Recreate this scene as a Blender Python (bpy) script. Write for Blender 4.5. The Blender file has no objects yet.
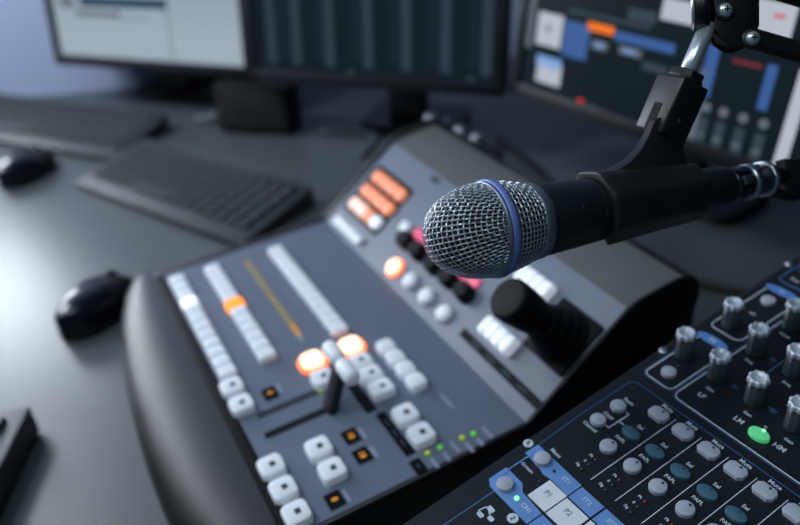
import bpy, bmesh, math, random
from mathutils import Vector, Matrix
random.seed(7)
S = bpy.context.scene
COL = S.collection
PI = math.pi
def V(*a): return Vector(a)

# ------------------------------------------------------------------ materials
def lin(c):
    c = c / 255.0
    return c / 12.92 if c <= 0.04045 else ((c + 0.055) / 1.055) ** 2.4
def rgb(r, g, b): return (lin(r), lin(g), lin(b), 1.0)
def mat(name, col, rough=0.5, metal=0.0, emit=None, strength=0.0, bump=0.0, bscale=300.0, vary=0.0, vscale=6.0,
        spec=0.5, trans=0.0, coat=0.0):
    m = bpy.data.materials.new(name); m.use_nodes = True
    nt = m.node_tree; b = nt.nodes['Principled BSDF']
    b.inputs['Base Color'].default_value = col
    b.inputs['Roughness'].default_value = rough
    b.inputs['Metallic'].default_value = metal
    b.inputs['Specular IOR Level'].default_value = spec
    b.inputs['Transmission Weight'].default_value = trans
    b.inputs['Coat Weight'].default_value = coat
    if emit:
        b.inputs['Emission Color'].default_value = emit
        b.inputs['Emission Strength'].default_value = strength
    tc = nt.nodes.new('ShaderNodeTexCoord')
    if bump:
        n = nt.nodes.new('ShaderNodeTexNoise'); n.inputs['Scale'].default_value = bscale
        n.inputs['Detail'].default_value = 3.0
        nt.links.new(tc.outputs['Object'], n.inputs['Vector'])
        bp = nt.nodes.new('ShaderNodeBump'); bp.inputs['Strength'].default_value = bump
        bp.inputs['Distance'].default_value = 0.001
        nt.links.new(n.outputs['Fac'], bp.inputs['Height'])
        nt.links.new(bp.outputs['Normal'], b.inputs['Normal'])
    if vary:
        n = nt.nodes.new('ShaderNodeTexNoise'); n.inputs['Scale'].default_value = vscale
        n.inputs['Detail'].default_value = 4.0
        nt.links.new(tc.outputs['Object'], n.inputs['Vector'])
        r = nt.nodes.new('ShaderNodeValToRGB')
        k0, k1 = 1 - vary, 1 + vary
        r.color_ramp.elements[0].position = 0.3; r.color_ramp.elements[1].position = 0.7
        r.color_ramp.elements[0].color = (col[0]*k0, col[1]*k0, col[2]*k0, 1)
        r.color_ramp.elements[1].color = (min(1, col[0]*k1), min(1, col[1]*k1), min(1, col[2]*k1), 1)
        nt.links.new(n.outputs['Fac'], r.inputs['Fac'])
        nt.links.new(r.outputs['Color'], b.inputs['Base Color'])
    return m

M = {}
M['desk'] = mat('desk_laminate', rgb(70, 76, 79), 0.36, bump=0.08, bscale=500, vary=0.05, vscale=3)
M['desk_leg'] = mat('desk_leg_metal', rgb(40, 42, 46), 0.5, 0.6, vary=0.1)
M['wall'] = mat('wall_paint', rgb(170, 181, 214), 0.85, bump=0.15, bscale=120, vary=0.03, vscale=2)
M['wall_dark'] = mat('dark_wall_paint', rgb(38, 46, 52), 0.9, bump=0.15, bscale=120, vary=0.08, vscale=2)
M['floor'] = mat('floor_carpet', rgb(40, 44, 48), 0.95, bump=0.6, bscale=600, vary=0.2, vscale=80)
M['black'] = mat('black_plastic', rgb(22, 25, 28), 0.42, bump=0.08, bscale=900, vary=0.1, vscale=30)
M['black_soft'] = mat('black_rubber', rgb(14, 16, 18), 0.6, spec=0.15, bump=0.1, bscale=700, vary=0.1, vscale=40)
M['black_gloss'] = mat('glossy_black_plastic', rgb(16, 20, 30), 0.18, vary=0.1, vscale=30)
M['bezel'] = mat('monitor_bezel', rgb(16, 22, 28), 0.45, vary=0.08, vscale=20)
M['keybody'] = mat('keyboard_body', rgb(48, 54, 57), 0.5, bump=0.05, vary=0.08, vscale=20)
M['key'] = mat('keycap_plastic', rgb(30, 37, 40), 0.5, vary=0.12, vscale=60)
M['palm'] = mat('padded_palm_rest', rgb(26, 30, 31), 0.42, bump=0.06, bscale=900, vary=0.08, vscale=30)
M['face'] = mat('faceplate_grey', rgb(100, 109, 127), 0.40, bump=0.06, bscale=1400, vary=0.03, vscale=20)
M['face_top'] = mat('top_plate_grey', rgb(100, 102, 100), 0.42, bump=0.06, bscale=1400, vary=0.04, vscale=20)
M['white_btn'] = mat('white_button', rgb(232, 236, 243), 0.3, emit=rgb(215, 225, 245), strength=0.07, vary=0.02, vscale=90)
M['white_lit'] = mat('white_button_lit', rgb(240, 245, 250), 0.35, emit=rgb(240, 247, 255), strength=0.75, vary=0.02, vscale=90)
M['white_soft'] = mat('translucent_white_button', rgb(235, 238, 245), 0.25, emit=rgb(230, 238, 255), strength=0.35, vary=0.02, vscale=90)
M['orange_deep'] = mat('orange_lit_button', rgb(240, 140, 20), 0.35, emit=rgb(255, 128, 12), strength=1.25, vary=0.02, vscale=90)
M['orange_hot'] = mat('bright_orange_lamp', rgb(255, 190, 140), 0.35, emit=rgb(255, 222, 196), strength=1.35, vary=0.02, vscale=90)
M['orange_rim'] = mat('orange_lamp_rim', rgb(250, 120, 70), 0.4, emit=rgb(255, 118, 62), strength=1.25, vary=0.02, vscale=90)
M['coral'] = mat('coral_lit_button', rgb(225, 135, 100), 0.4, emit=rgb(248, 150, 112), strength=0.5, vary=0.04, vscale=90)
M['coral_pale'] = mat('pale_coral_lit_button', rgb(245, 205, 190), 0.35, emit=rgb(248, 205, 190), strength=0.6, vary=0.04, vscale=90)
M['magenta'] = mat('magenta_display', rgb(200, 70, 105), 0.3, emit=rgb(225, 70, 115), strength=0.55, vary=0.1, vscale=60)
M['amber'] = mat('amber_segments', rgb(220, 150, 30), 0.4, emit=rgb(240, 150, 22), strength=0.4, vary=0.1, vscale=200)
M['amber_dim'] = mat('dim_amber_strip', rgb(150, 135, 95), 0.5, emit=rgb(200, 150, 60), strength=0.05, vary=0.15, vscale=120)
M['glass_dark'] = mat('dark_display_glass', rgb(10, 15, 19), 0.5, spec=0.1, vary=0.05, vscale=50)
M['green_led'] = mat('green_led', rgb(90, 220, 70), 0.3, emit=rgb(110, 225, 90), strength=0.22, vary=0.02, vscale=90)
M['yellow_led'] = mat('yellow_green_led', rgb(200, 210, 60), 0.3, emit=rgb(170, 200, 60), strength=0.2, vary=0.02, vscale=90)
M['red_led'] = mat('unlit_red_led', rgb(120, 30, 40), 0.35, vary=0.05, vscale=90)
M['dark_led'] = mat('unlit_dark_led', rgb(45, 55, 50), 0.35, vary=0.05, vscale=90)
M['grey_print'] = mat('pale_grey_print', rgb(140, 150, 172), 0.6, vary=0.04, vscale=90)
M['speaker_black'] = mat('speaker_cabinet_black', rgb(12, 15, 18), 0.6, spec=0.2, vary=0.06, vscale=30)
M['slot'] = mat('dark_blue_slot', rgb(22, 32, 46), 0.5, vary=0.05, vscale=60)
M['legend'] = mat('dark_button_legend', rgb(66, 70, 78), 0.6, spec=0.1, vary=0.05, vscale=90)
M['joy'] = mat('joystick_rubber', rgb(22, 26, 28), 0.6, spec=0.15, bump=0.05, bscale=900, vary=0.06, vscale=40)
M['silver'] = mat('silver_metal', rgb(195, 200, 208), 0.28, 1.0, vary=0.06, vscale=40)
M['chrome'] = mat('polished_chrome', rgb(220, 225, 232), 0.3, 0.75, vary=0.03, vscale=40)
M['wire'] = mat('grille_wire', rgb(226, 231, 240), 0.3, 0.85, vary=0.05, vscale=200)
M['foam'] = mat('grille_foam', rgb(9, 11, 15), 0.95, bump=0.5, bscale=1500, vary=0.2, vscale=400)
M['ring_blue'] = mat('blue_anodised_ring', rgb(122, 140, 214), 0.38, 0.2, vary=0.04, vscale=60)
M['ring_grey'] = mat('grey_metal_ring', rgb(128, 136, 152), 0.36, 0.7, vary=0.04, vscale=60)
M['mic_body'] = mat('dark_microphone_enamel', rgb(24, 32, 38), 0.42, 0.25, bump=0.08, bscale=1500, vary=0.06, vscale=40)
M['clip'] = mat('matte_black_clip', rgb(27, 29, 32), 0.4, bump=0.08, bscale=1300, vary=0.06, vscale=40)
M['gunmetal'] = mat('gunmetal', rgb(92, 98, 104), 0.25, 1.0, vary=0.08, vscale=60)
M['arm'] = mat('black_arm_enamel', rgb(12, 14, 17), 0.4, 0.2, vary=0.06, vscale=40)
M['console'] = mat('console_black_steel', rgb(9, 19, 27), 0.45, bump=0.06, bscale=1600, vary=0.06, vscale=30)
M['console_side'] = mat('console_side_black', rgb(22, 30, 36), 0.5, bump=0.06, bscale=1200, vary=0.06, vscale=30)
M['print'] = mat('white_screen_print', rgb(205, 215, 228), 0.55, vary=0.03, vscale=90)
M['print_blue'] = mat('blue_screen_print', rgb(80, 130, 188), 0.55, vary=0.03, vscale=90)
M['print_darkblue'] = mat('dark_blue_screen_print', rgb(44, 80, 126), 0.55, vary=0.03, vscale=90)
M['tile_blue'] = mat('blue_legend_tile', rgb(104, 146, 208), 0.5, vary=0.04, vscale=60)
M['pad_white'] = mat('white_pad', rgb(226, 230, 240), 0.5, vary=0.03, vscale=60)
M['pad_text'] = mat('grey_pad_print', rgb(135, 142, 152), 0.6, vary=0.03, vscale=60)
M['grey_btn'] = mat('grey_rubber_button', rgb(170, 174, 190), 0.5, bump=0.05, bscale=1500, vary=0.03, vscale=90)
M['teal_btn'] = mat('teal_rubber_button', rgb(62, 100, 120), 0.45, bump=0.05, bscale=1500, vary=0.04, vscale=90)
M['green_btn'] = mat('green_lit_button', rgb(105, 205, 145), 0.4, emit=rgb(80, 205, 125), strength=0.32, vary=0.04, vscale=90)
M['green_spot'] = mat('green_lamp_spot', rgb(190, 255, 210), 0.3, emit=rgb(130, 255, 150), strength=1.0, vary=0.02, vscale=90)
M['knob'] = mat('knob_dark_plastic', rgb(52, 62, 66), 0.34, vary=0.06, vscale=60)
M['knob_cap'] = mat('knob_cap_silver', rgb(214, 220, 232), 0.38, 0.35, vary=0.04, vscale=60)
M['badge'] = mat('blue_badge', rgb(84, 128, 196), 0.4, emit=rgb(90, 140, 220), strength=0.05, vary=0.03, vscale=60)
M['cable'] = mat('black_cable_rubber', rgb(15, 18, 21), 0.5, vary=0.08, vscale=50)
M['fabric'] = mat('speaker_cloth', rgb(11, 16, 20), 0.8, bump=0.5, bscale=1600, vary=0.1, vscale=200)
M['grey_cable'] = mat('grey_cable_rubber', rgb(90, 100, 105), 0.5, vary=0.06, vscale=50)
M['fill_frame'] = mat('white_fill_frame', rgb(215, 218, 222), 0.5, vary=0.02, vscale=10)
def scr(name, c, s): return mat(name, rgb(6, 8, 10), 0.25, emit=rgb(*c), strength=s, spec=0.3)
M['scr_dark'] = scr('screen_dark_background', (15, 26, 33), 0.9)
M['scr_white'] = scr('screen_white', (200, 208, 220), 0.7)
M['scr_grey'] = scr('screen_grey', (92, 102, 112), 0.9)
M['scr_dim'] = scr('screen_dim_grey', (52, 66, 74), 0.9)
M['scr_blue'] = scr('screen_blue', (62, 98, 158), 0.8)
M['scr_sky'] = scr('screen_pale_blue', (120, 160, 215), 0.9)
M['scr_orange'] = scr('screen_orange', (230, 112, 32), 1.0)
M['scr_red'] = scr('screen_red', (200, 50, 58), 0.9)
M['scr_maroon'] = scr('screen_maroon', (104, 44, 52), 0.9)
M['scr_teal'] = scr('screen_slate', (40, 66, 88), 0.9)

def screen_grad(name, stops, axis, size, s, lines=0):
    """a screen picture: colour runs along one local axis (its own display content)"""
    m = bpy.data.materials.new(name); m.use_nodes = True
    nt = m.node_tree; b = nt.nodes['Principled BSDF']
    b.inputs['Base Color'].default_value = rgb(8, 10, 12); b.inputs['Roughness'].default_value = 0.3
    tc = nt.nodes.new('ShaderNodeTexCoord'); sp = nt.nodes.new('ShaderNodeSeparateXYZ')
    nt.links.new(tc.outputs['Object'], sp.inputs[0])
    d = nt.nodes.new('ShaderNodeMath'); d.operation = 'DIVIDE'; d.inputs[1].default_value = size
    nt.links.new(sp.outputs[axis], d.inputs[0])
    r = nt.nodes.new('ShaderNodeValToRGB'); e = r.color_ramp.elements
    e[0].position, e[0].color = stops[0][0], rgb(*stops[0][1])
    e[1].position, e[1].color = stops[-1][0], rgb(*stops[-1][1])
    for p, c in stops[1:-1]:
        k = e.new(p); k.color = rgb(*c)
    nt.links.new(d.outputs[0], r.inputs[0])
    nt.links.new(r.outputs[0], b.inputs['Emission Color']); b.inputs['Emission Strength'].default_value = s
    return m
M['scr_page'] = screen_grad('screen_page', [(0.0, (152, 166, 176)), (0.25, (152, 166, 176)), (0.5, (140, 155, 166)), (1.0, (175, 182, 188))], 1, 0.23, 0.95)

# ------------------------------------------------------------------ mesh builders
class MB:
    def __init__(s): s.bm = bmesh.new()
    def box(s, c, d, R=None, mi=0):
        r = bmesh.ops.create_cube(s.bm, size=1.0)
        T = Matrix.Translation(Vector(c)) @ (R.to_4x4() if R else Matrix()) @ Matrix.Diagonal((d[0], d[1], d[2], 1))
        bmesh.ops.transform(s.bm, matrix=T, verts=r['verts'])
        for f in {f for v in r['verts'] for f in v.link_faces}: f.material_index = mi
        return s
    def cyl(s, p0, p1, r0, r1=None, n=24, mi=0):
        p0, p1 = Vector(p0), Vector(p1)
        return s.lathe([(0, r0), ((p1-p0).length, r0 if r1 is None else r1)], p0, p1-p0, n, mi)
    def lathe(s, prof, o=(0,0,0), ax=(0,0,1), n=32, mi=0, cap=True, rad=None):
        """prof: (distance along axis, radius); rad(k, r) may reshape a section"""
        o, ax = Vector(o), Vector(ax).normalized()
        q = ax.to_track_quat('Z', 'Y').to_matrix()
        rings = []
        for t, r in prof:
            ring = []
            for k in range(n):
                a = 2*PI*k/n; rr = rad(k, r, t) if rad else r
                ring.append(s.bm.verts.new(o + q @ Vector((rr*math.cos(a), rr*math.sin(a), t))))
            rings.append(ring)
        for A, B in zip(rings, rings[1:]):
            for k in range(n):
                f = s.bm.faces.new((A[k], A[(k+1) % n], B[(k+1) % n], B[k])); f.material_index = mi
        if cap:
            f = s.bm.faces.new(list(reversed(rings[0]))); f.material_index = mi
            f = s.bm.faces.new(rings[-1]); f.material_index = mi
        return s
    def prism(s, poly, z0, z1, T=None, mi=0):
        """poly in local XY extruded z0..z1, then transformed by T"""
        T = T or Matrix()
        a = [s.bm.verts.new(T @ Vector((p[0], p[1], z0))) for p in poly]
        b = [s.bm.verts.new(T @ Vector((p[0], p[1], z1))) for p in poly]
        n = len(poly); fs = [s.bm.faces.new(list(reversed(a))), s.bm.faces.new(b)]
        for k in range(n): fs.append(s.bm.faces.new((a[k], a[(k+1) % n], b[(k+1) % n], b[k])))
        for f in fs: f.material_index = mi
        bmesh.ops.recalc_face_normals(s.bm, faces=fs)
        return s
    def tube(s, pts, r, n=8, mi=0, closed=False, cap=True):
        pts = [Vector(p) for p in pts]; rings = []; N = len(pts); up = None
        for i, p in enumerate(pts):
            if closed: t = (pts[(i+1) % N]-pts[i-1]).normalized()
            else: t = (pts[min(i+1, N-1)]-pts[max(i-1, 0)]).normalized()
            if up is None:
                up = t.orthogonal().normalized()
            up = (up - t*up.dot(t)).normalized()
            w = t.cross(up)
            rr = r[i] if isinstance(r, (list, tuple)) else r
            rings.append([s.bm.verts.new(p + (up*math.cos(2*PI*k/n) + w*math.sin(2*PI*k/n))*rr) for k in range(n)])
        for A, B in (list(zip(rings, rings[1:])) + ([(rings[-1], rings[0])] if closed else [])):
            for k in range(n):
                f = s.bm.faces.new((A[k], A[(k+1) % n], B[(k+1) % n], B[k])); f.material_index = mi
        if cap and not closed:
            s.bm.faces.new(list(reversed(rings[0]))); s.bm.faces.new(rings[-1])
        return s
    def text(s, txt, size, x, y, z=0.0, T=None, mi=0, depth=0.00012):
        c = bpy.data.curves.new('lettering', 'FONT'); c.body = txt; c.size = size
        c.align_x = 'CENTER'; c.align_y = 'CENTER'; c.extrude = depth; c.resolution_u = 2; c.offset = size*0.012
        o = bpy.data.objects.new('lettering', c); COL.objects.link(o)
        dg = bpy.context.evaluated_depsgraph_get()
        me = bpy.data.meshes.new_from_object(o.evaluated_get(dg))
        me.transform((T or Matrix()) @ Matrix.Translation((x, y, z)))
        k = len(s.bm.faces); s.bm.from_mesh(me); s.bm.faces.ensure_lookup_table()
        for f in s.bm.faces[k:]: f.material_index = mi
        bpy.data.objects.remove(o); bpy.data.curves.remove(c); bpy.data.meshes.remove(me)
        return s
    def mesh(s, name, mats, bevel=0.0, seg=2, ang=32):
        if bevel:
            es = [e for e in s.bm.edges if len(e.link_faces) == 2 and e.calc_face_angle(0) > math.radians(ang)]
            bmesh.ops.bevel(s.bm, geom=es, offset=bevel, segments=seg, profile=0.5, affect='EDGES', clamp_overlap=True)
        for f in s.bm.faces: f.smooth = True
        for e in s.bm.edges:
            if len(e.link_faces) == 2 and e.calc_face_angle(0) > math.radians(38): e.smooth = False
        me = bpy.data.meshes.new(name); s.bm.to_mesh(me); s.bm.free()
        for m in (mats if isinstance(mats, (list, tuple)) else [mats]): me.materials.append(m)
        return me
W = {}                                     # world matrices of what has been placed
def put(name, me, parent=None, T=None):
    o = bpy.data.objects.new(name, me); COL.objects.link(o)
    T = T or Matrix()
    if parent:
        o.parent = parent; o.matrix_basis = W[parent].inverted() @ T
    else: o.matrix_basis = T
    W[o] = T.copy()
    return o
def tag(o, label=None, cat=None, group=None, kind=None):
    if label: o['label'] = label
    if cat: o['category'] = cat
    if group: o['group'] = group
    if kind: o['kind'] = kind
    return o
def thing(name, label, cat, loc, group=None, T=None):
    o = bpy.data.objects.new(name, None); COL.objects.link(o); o.empty_display_size = 0.02
    T = T or Matrix.Translation(Vector(loc)); o.matrix_basis = T; W[o] = T.copy()
    return tag(o, label, cat, group)
def frame(o, x, y, z):
    m = Matrix((x, y, z)).transposed().to_4x4(); m.translation = Vector(o); return m
def rrect(cx, cy, w, h, r, n=4):
    out = []
    for qx, qy, a0 in ((1, 1, 0), (-1, 1, 90), (-1, -1, 180), (1, -1, 270)):
        for k in range(n+1):
            a = math.radians(a0 + 90*k/n)
            out.append((cx + qx*(w/2-r) + r*math.cos(a), cy + qy*(h/2-r) + r*math.sin(a)))
    return out
def ell(cx, cy, a, b, n=24): return [(cx + a*math.cos(2*PI*k/n), cy + b*math.sin(2*PI*k/n)) for k in range(n)]
def lens(cx, cy, a, b, n=10):
    out = [(cx - a*math.cos(PI*k/n), cy - b*math.sin(PI*k/n)**1.0) for k in range(n)]
    return out + [(cx + a*math.cos(PI*k/n), cy + b*math.sin(PI*k/n)) for k in range(n)]
def spline(pts, n=12):
    pts = [Vector(p) for p in pts]; out = []
    P = [2*pts[0]-pts[1]] + pts + [2*pts[-1]-pts[-2]]
    for i in range(1, len(P)-2):
        for k in range(n):
            t = k/n; a, b, c, d = P[i-1], P[i], P[i+1], P[i+2]
            out.append(0.5*((2*b)+(-a+c)*t+(2*a-5*b+4*c-d)*t*t+(-a+3*b-3*c+d)*t**3))
    out.append(pts[-1]); return out
def polyline(pts, w):
    """flat ribbons along a 2D polyline -> list of quads"""
    qs = []
    for a, b in zip(pts, pts[1:]):
        a, b = Vector(a), Vector(b); d = (b-a).normalized(); n = Vector((-d.y, d.x))*w/2; e = d*w/2
        qs.append([a-e+n, a-e-n, b+e-n, b+e+n])
    return qs

# ------------------------------------------------------------------ camera
FW = V(-0.7563, 0.3740, -0.5370); RT = V(0.476, 0.878, -0.058); DN = V(0.449, -0.299, -0.842)
CAMC = V(0, 0, 0.46)
def setup_camera():
    yaw, th, r = CAMP
    fw = V(math.cos(th)*math.cos(yaw), math.cos(th)*math.sin(yaw), -math.sin(th))
    rt0 = fw.cross(V(0, 0, 1)).normalized(); dn0 = fw.cross(rt0)
    rt = rt0*math.cos(r) - dn0*math.sin(r); dn = rt0*math.sin(r) + dn0*math.cos(r)
    cd = bpy.data.cameras.new('camera'); co = bpy.data.objects.new('camera', cd); COL.objects.link(co)
    co.matrix_basis = frame(CAMC, rt, -dn, -fw)
    cd.sensor_width = 36; cd.lens = 34.2; cd.clip_start = 0.01
    cd.dof.use_dof = True; cd.dof.focus_distance = 0.398; cd.dof.aperture_fstop = 3.9
    S.camera = co
    return fw, rt, dn
CAMP = (2.68195, 0.56681, -0.06900)
FW, RT, DN = setup_camera()

# ------------------------------------------------------------------ the room
wd = V(0.4015, 0.9158, 0)                 # along the back wall
wn = V(0.9158, -0.4015, 0)                # into the room
wp = V(-1.56, -0.02, 0)
def wall_frame(o): return frame(o, wd, V(0, 0, 1), wn)
b = MB(); b.box((0.0, 0.62, -0.05), (3.6, 3.4, 0.1)) if False else None
b = MB(); b.box((0.4, 0.75, -0.05), (5.2, 2.9, 0.1), None, 0)
tag(put('wall_left', b.mesh('wall_left', M['wall']), None, wall_frame(wp + V(0, 0, -0.0))), kind='structure')
b = MB(); b.box((0.6, 0.05, 0.7), (4.0, 0.1, 2.9))
tag(put('wall_back', b.mesh('wall_back', M['wall_dark']), None, Matrix.Translation((-0.2, 1.85, 0))), kind='structure')
b = MB(); b.box((0, 0, -0.04), (6, 6, 0.08))
tag(put('floor', b.mesh('floor', M['floor']), None, Matrix.Translation((0, 0.2, -0.74))), kind='structure')
# unseen glowing panel framed like a window, added to brighten the left desk
WX, WZ, WWD, WHT = -0.50, 0.395, 0.86, 0.36
wt = wall_frame(wp + wd*WX + V(0, 0, WZ))
b = MB()
for x in (-0.5, 0.0, 0.5): b.box((x*WWD, 0, 0.015), (0.05, WHT+0.05, 0.03))
for y in (-0.5, 0.5): b.box((0, y*WHT, 0.015), (WWD+0.05, 0.05, 0.03))
wf = tag(put('fill_panel_frame', b.mesh('fill_panel_frame', M['fill_frame'], 0.004), None, wt), kind='structure')
M['fill_glow'] = mat('fill_panel_glow', rgb(220, 230, 240), 0.2, emit=(0.86, 0.93, 1.0, 1), strength=17.0)
b = MB()
for x in (-0.25, 0.25): b.box((x*WWD, 0, 0.006), (0.45*WWD, 0.95*WHT, 0.006))
put('fill_panel', b.mesh('fill_panel', M['fill_glow']), wf, wt)

# desk
t = thing('desk', 'wide grey laminate desk carrying all the equipment', 'desk', (-0.5, 0.4, -0.74))
L0 = wp + wd*(-0.42) + wn*0.004; L1 = wp + wd*1.95 + wn*0.004
b = MB(); b.prism([(L0.x, L0.y), (0.45, L0.y), (0.45, L1.y), (L1.x, L1.y)], -0.028, 0.0)
put('desktop', b.mesh('desktop', M['desk'], 0.003), t)
lm = MB(); lm.box((0, 0, 0.356), (0.05, 0.05, 0.712)); lm = lm.mesh('leg', M['desk_leg'], 0.003)
for x, y in ((-1.55, -0.32), (0.38, -0.32), (0.38, 1.6), (-0.75, 1.6)):
    put('leg', lm, t, Matrix.Translation((x, y, -0.74)))

# ------------------------------------------------------------------ monitors
def monitor(label, base, yaw, tilt, w, h, scrmat, content=None, neck=0.5):
    a = math.radians(yaw); tt = math.radians(tilt)
    U = V(math.cos(a), math.sin(a), 0); bk = V(-math.sin(a), math.cos(a), 0)
    Vv = V(0, 0, math.cos(tt)) + bk*math.sin(tt); N = U.cross(Vv)
    F = frame(base, U, Vv, N)
    cx = F @ V(w*neck, 0, 0)
    ft = V(cx.x, cx.y, 0) + bk*0.10
    t = thing('monitor', label, 'monitor', ft)
    b = MB(); b.prism(rrect(w/2, h/2, w, h, 0.006), -0.03, -0.003, F)
    put('housing', b.mesh('housing', M['bezel'], 0.003), t)
    bz = 0.014
    b = MB()
    b.box((w/2, bz*0.6, 0), (w, bz*1.2, 0.006)); b.box((w/2, h-bz/2, 0), (w, bz, 0.006))
    b.box((bz/2, h/2, 0), (bz, h, 0.006)); b.box((w-bz/2, h/2, 0), (bz, h, 0.006))
    put('bezel', b.mesh('bezel', M['bezel'], 0.001), t, F)
    b = MB(); b.box((w/2, h/2, -0.0025), (w-2*bz, h-2*bz, 0.002))
    put('screen', b.mesh('screen', scrmat), t, F)
    if content:
        for nm, mm, mats in content(w, h, bz): put(nm, mm.mesh(nm, mats), t, F)
    # stand
    hp = F @ V(w*neck, h*0.35, -0.03)
    nb = V(ft.x, ft.y, 0.012)
    b = MB(); top = hp + bk*0.02
    b.box((0, 0, 0), (0.05, 0.05, 0.045), frame((0, 0, 0), U, Vv, N).to_3x3())
    bmesh.ops.translate(b.bm, verts=b.bm.verts, vec=hp - N*0.022)
    put('stand_hinge', b.mesh('stand_hinge', M['bezel'], 0.003), t)
    b = MB(); R = frame((0, 0, 0), U, bk, V(0, 0, 1)).to_3x3()
    p1 = V(hp.x, hp.y, hp.z) - N*0.03
    b.box((nb.x, nb.y, (0.01 + p1.z + 0.02)/2), (0.06, 0.022, p1.z + 0.02 - 0.01), R)
    q = V(p1.x - nb.x, p1.y - nb.y, 0)
    b.box((nb.x + q.x/2, nb.y + q.y/2, p1.z), (0.05, max(0.03, q.length + 0.02), 0.03), R)
    put('stand_neck', b.mesh('stand_neck', M['bezel'], 0.003), t)
    b = MB(); b.prism(rrect(0, 0.030, 0.16, 0.11, 0.02), 0.0005, 0.012, frame(V(ft.x, ft.y, 0), U, bk, V(0, 0, 1)))
    put('stand_base', b.mesh('stand_base', M['bezel'], 0.002), t)
    return t
def quads(mm, lst, z=0.0):
    for mi, poly in lst: mm.prism([(p[0]/1000, p[1]/1000) for p in poly], z, z+0.0006, None, mi)
    return mm
def rq(x0, x1, y0, y1): return [(x0, y0), (x1, y0), (x1, y1), (x0, y1)]
def cont_left(w, h, bz):
    m = MB()
    quads(m, [(0, rq(72, 240, 97, 112)), (1, rq(240, 242, 20, 200)), (2, rq(60, 200, 80, 82)), (2, rq(60, 150, 84, 90)), (2, rq(30, 60, 95, 108))], -0.0014)
    return [('window_on_screen', m, [M['scr_teal'], M['scr_grey'], M['scr_grey']])]
def cont_mid(w, h, bz):
    m = MB(); L = []
    for u in (40, 79, 130, 187, 242, 297, 352): L.append((0, rq(u-7, u+7, 26, 205)))
    for k in range(6): L.append((1, rq(54+k*55, 66+k*55, 34, 200)))
    for u in (160, 332): L.append((2, rq(u-5, u+5, 18.5, 23)))
    quads(m, L, -0.0014)
    return [('channel_strips', m, [scr('screen_strip', (44, 58, 70), 0.9), scr('screen_strip_dark', (22, 36, 44), 0.9), M['scr_dim']])]
def cont_right(w, h, bz):
    m = MB()
    L = [(1, rq(-13, 9, 62, 200)), (0, rq(16, 54, 69, 106)), (3, rq(57, 94, 64, 103)), (5, rq(90, 126, 98, 107)), (3, rq(128, 204, 94, 104)),
         (1, rq(99, 121, 80, 89)), (4, rq(104, 116, 82, 87)), (1, rq(137, 166, 82, 90)), (4, rq(142, 158, 84, 88)), (0, rq(24, 62, 26, 50)), (4, rq(22, 60, 44, 57)),
         (6, rq(93, 101, 14, 21)), (10, rq(44, 92, 5, 14)), (10, rq(106, 130, 4, 12)), (2, rq(112, 118, 8, 18)), (9, rq(140, 190, 4, 12)), (10, rq(150, 160, 6, 9)),
         (0, rq(180, 219, 125, 146)), (0, rq(276, 316, 127, 160)), (6, rq(296, 307, 146, 150)), (7, rq(268, 298, 100, 104)),
         (3, rq(240, 253, 62, 112)), (3, rq(303, 313, 64, 106)), (1, rq(238, 248, 12, 88)), (0, rq(333, 345, 14, 108)),
         (9, rq(170, 200, 72, 80)), (9, rq(210, 232, 70, 75)), (9, rq(60, 170, 112, 116)), (9, rq(140, 175, 118, 130))]
    for u in (253, 272, 293, 314):
        L += [(2, [(u+5*math.cos(a*PI/6), 52+5*math.sin(a*PI/6)) for a in range(12)]), (9, rq(u-5, u+5, 14, 42)), (1, rq(u-4, u+4, 22, 27))]
    quads(m, [(i, [(p[0]+14, p[1]) for p in q]) for i, q in L], -0.0014)
    m.text('+', 0.022, 0.048, 0.088, -0.0002, None, 2)
    return [('screen_image', m, [M['scr_white'], M['scr_grey'], M['scr_grey'], M['scr_blue'], M['scr_sky'], M['scr_orange'], M['scr_red'], M['scr_maroon'], M['scr_teal'], M['scr_dim'], scr('screen_slate_blue', (58, 92, 124), 0.9)])]
monitor('monitor with a pale page on screen, at the left near the blue wall', (-1.422, 0.074, 0.08), 41.0, 8, 0.387, 0.24, M['scr_page'], cont_left, 0.42)
monitor('monitor with a dark screen of faint vertical strips, behind the switcher', (-1.066, 0.304, 0.10), 42.0, 8, 0.378, 0.235, M['scr_dark'], cont_mid, 0.55)
monitor('monitor showing blue, white and orange panels, behind the microphone', (-0.745-0.0148, 0.551-0.0023, 0.114), 8.9, 8, 0.385, 0.23, M['scr_dark'], cont_right, 0.5)

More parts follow.
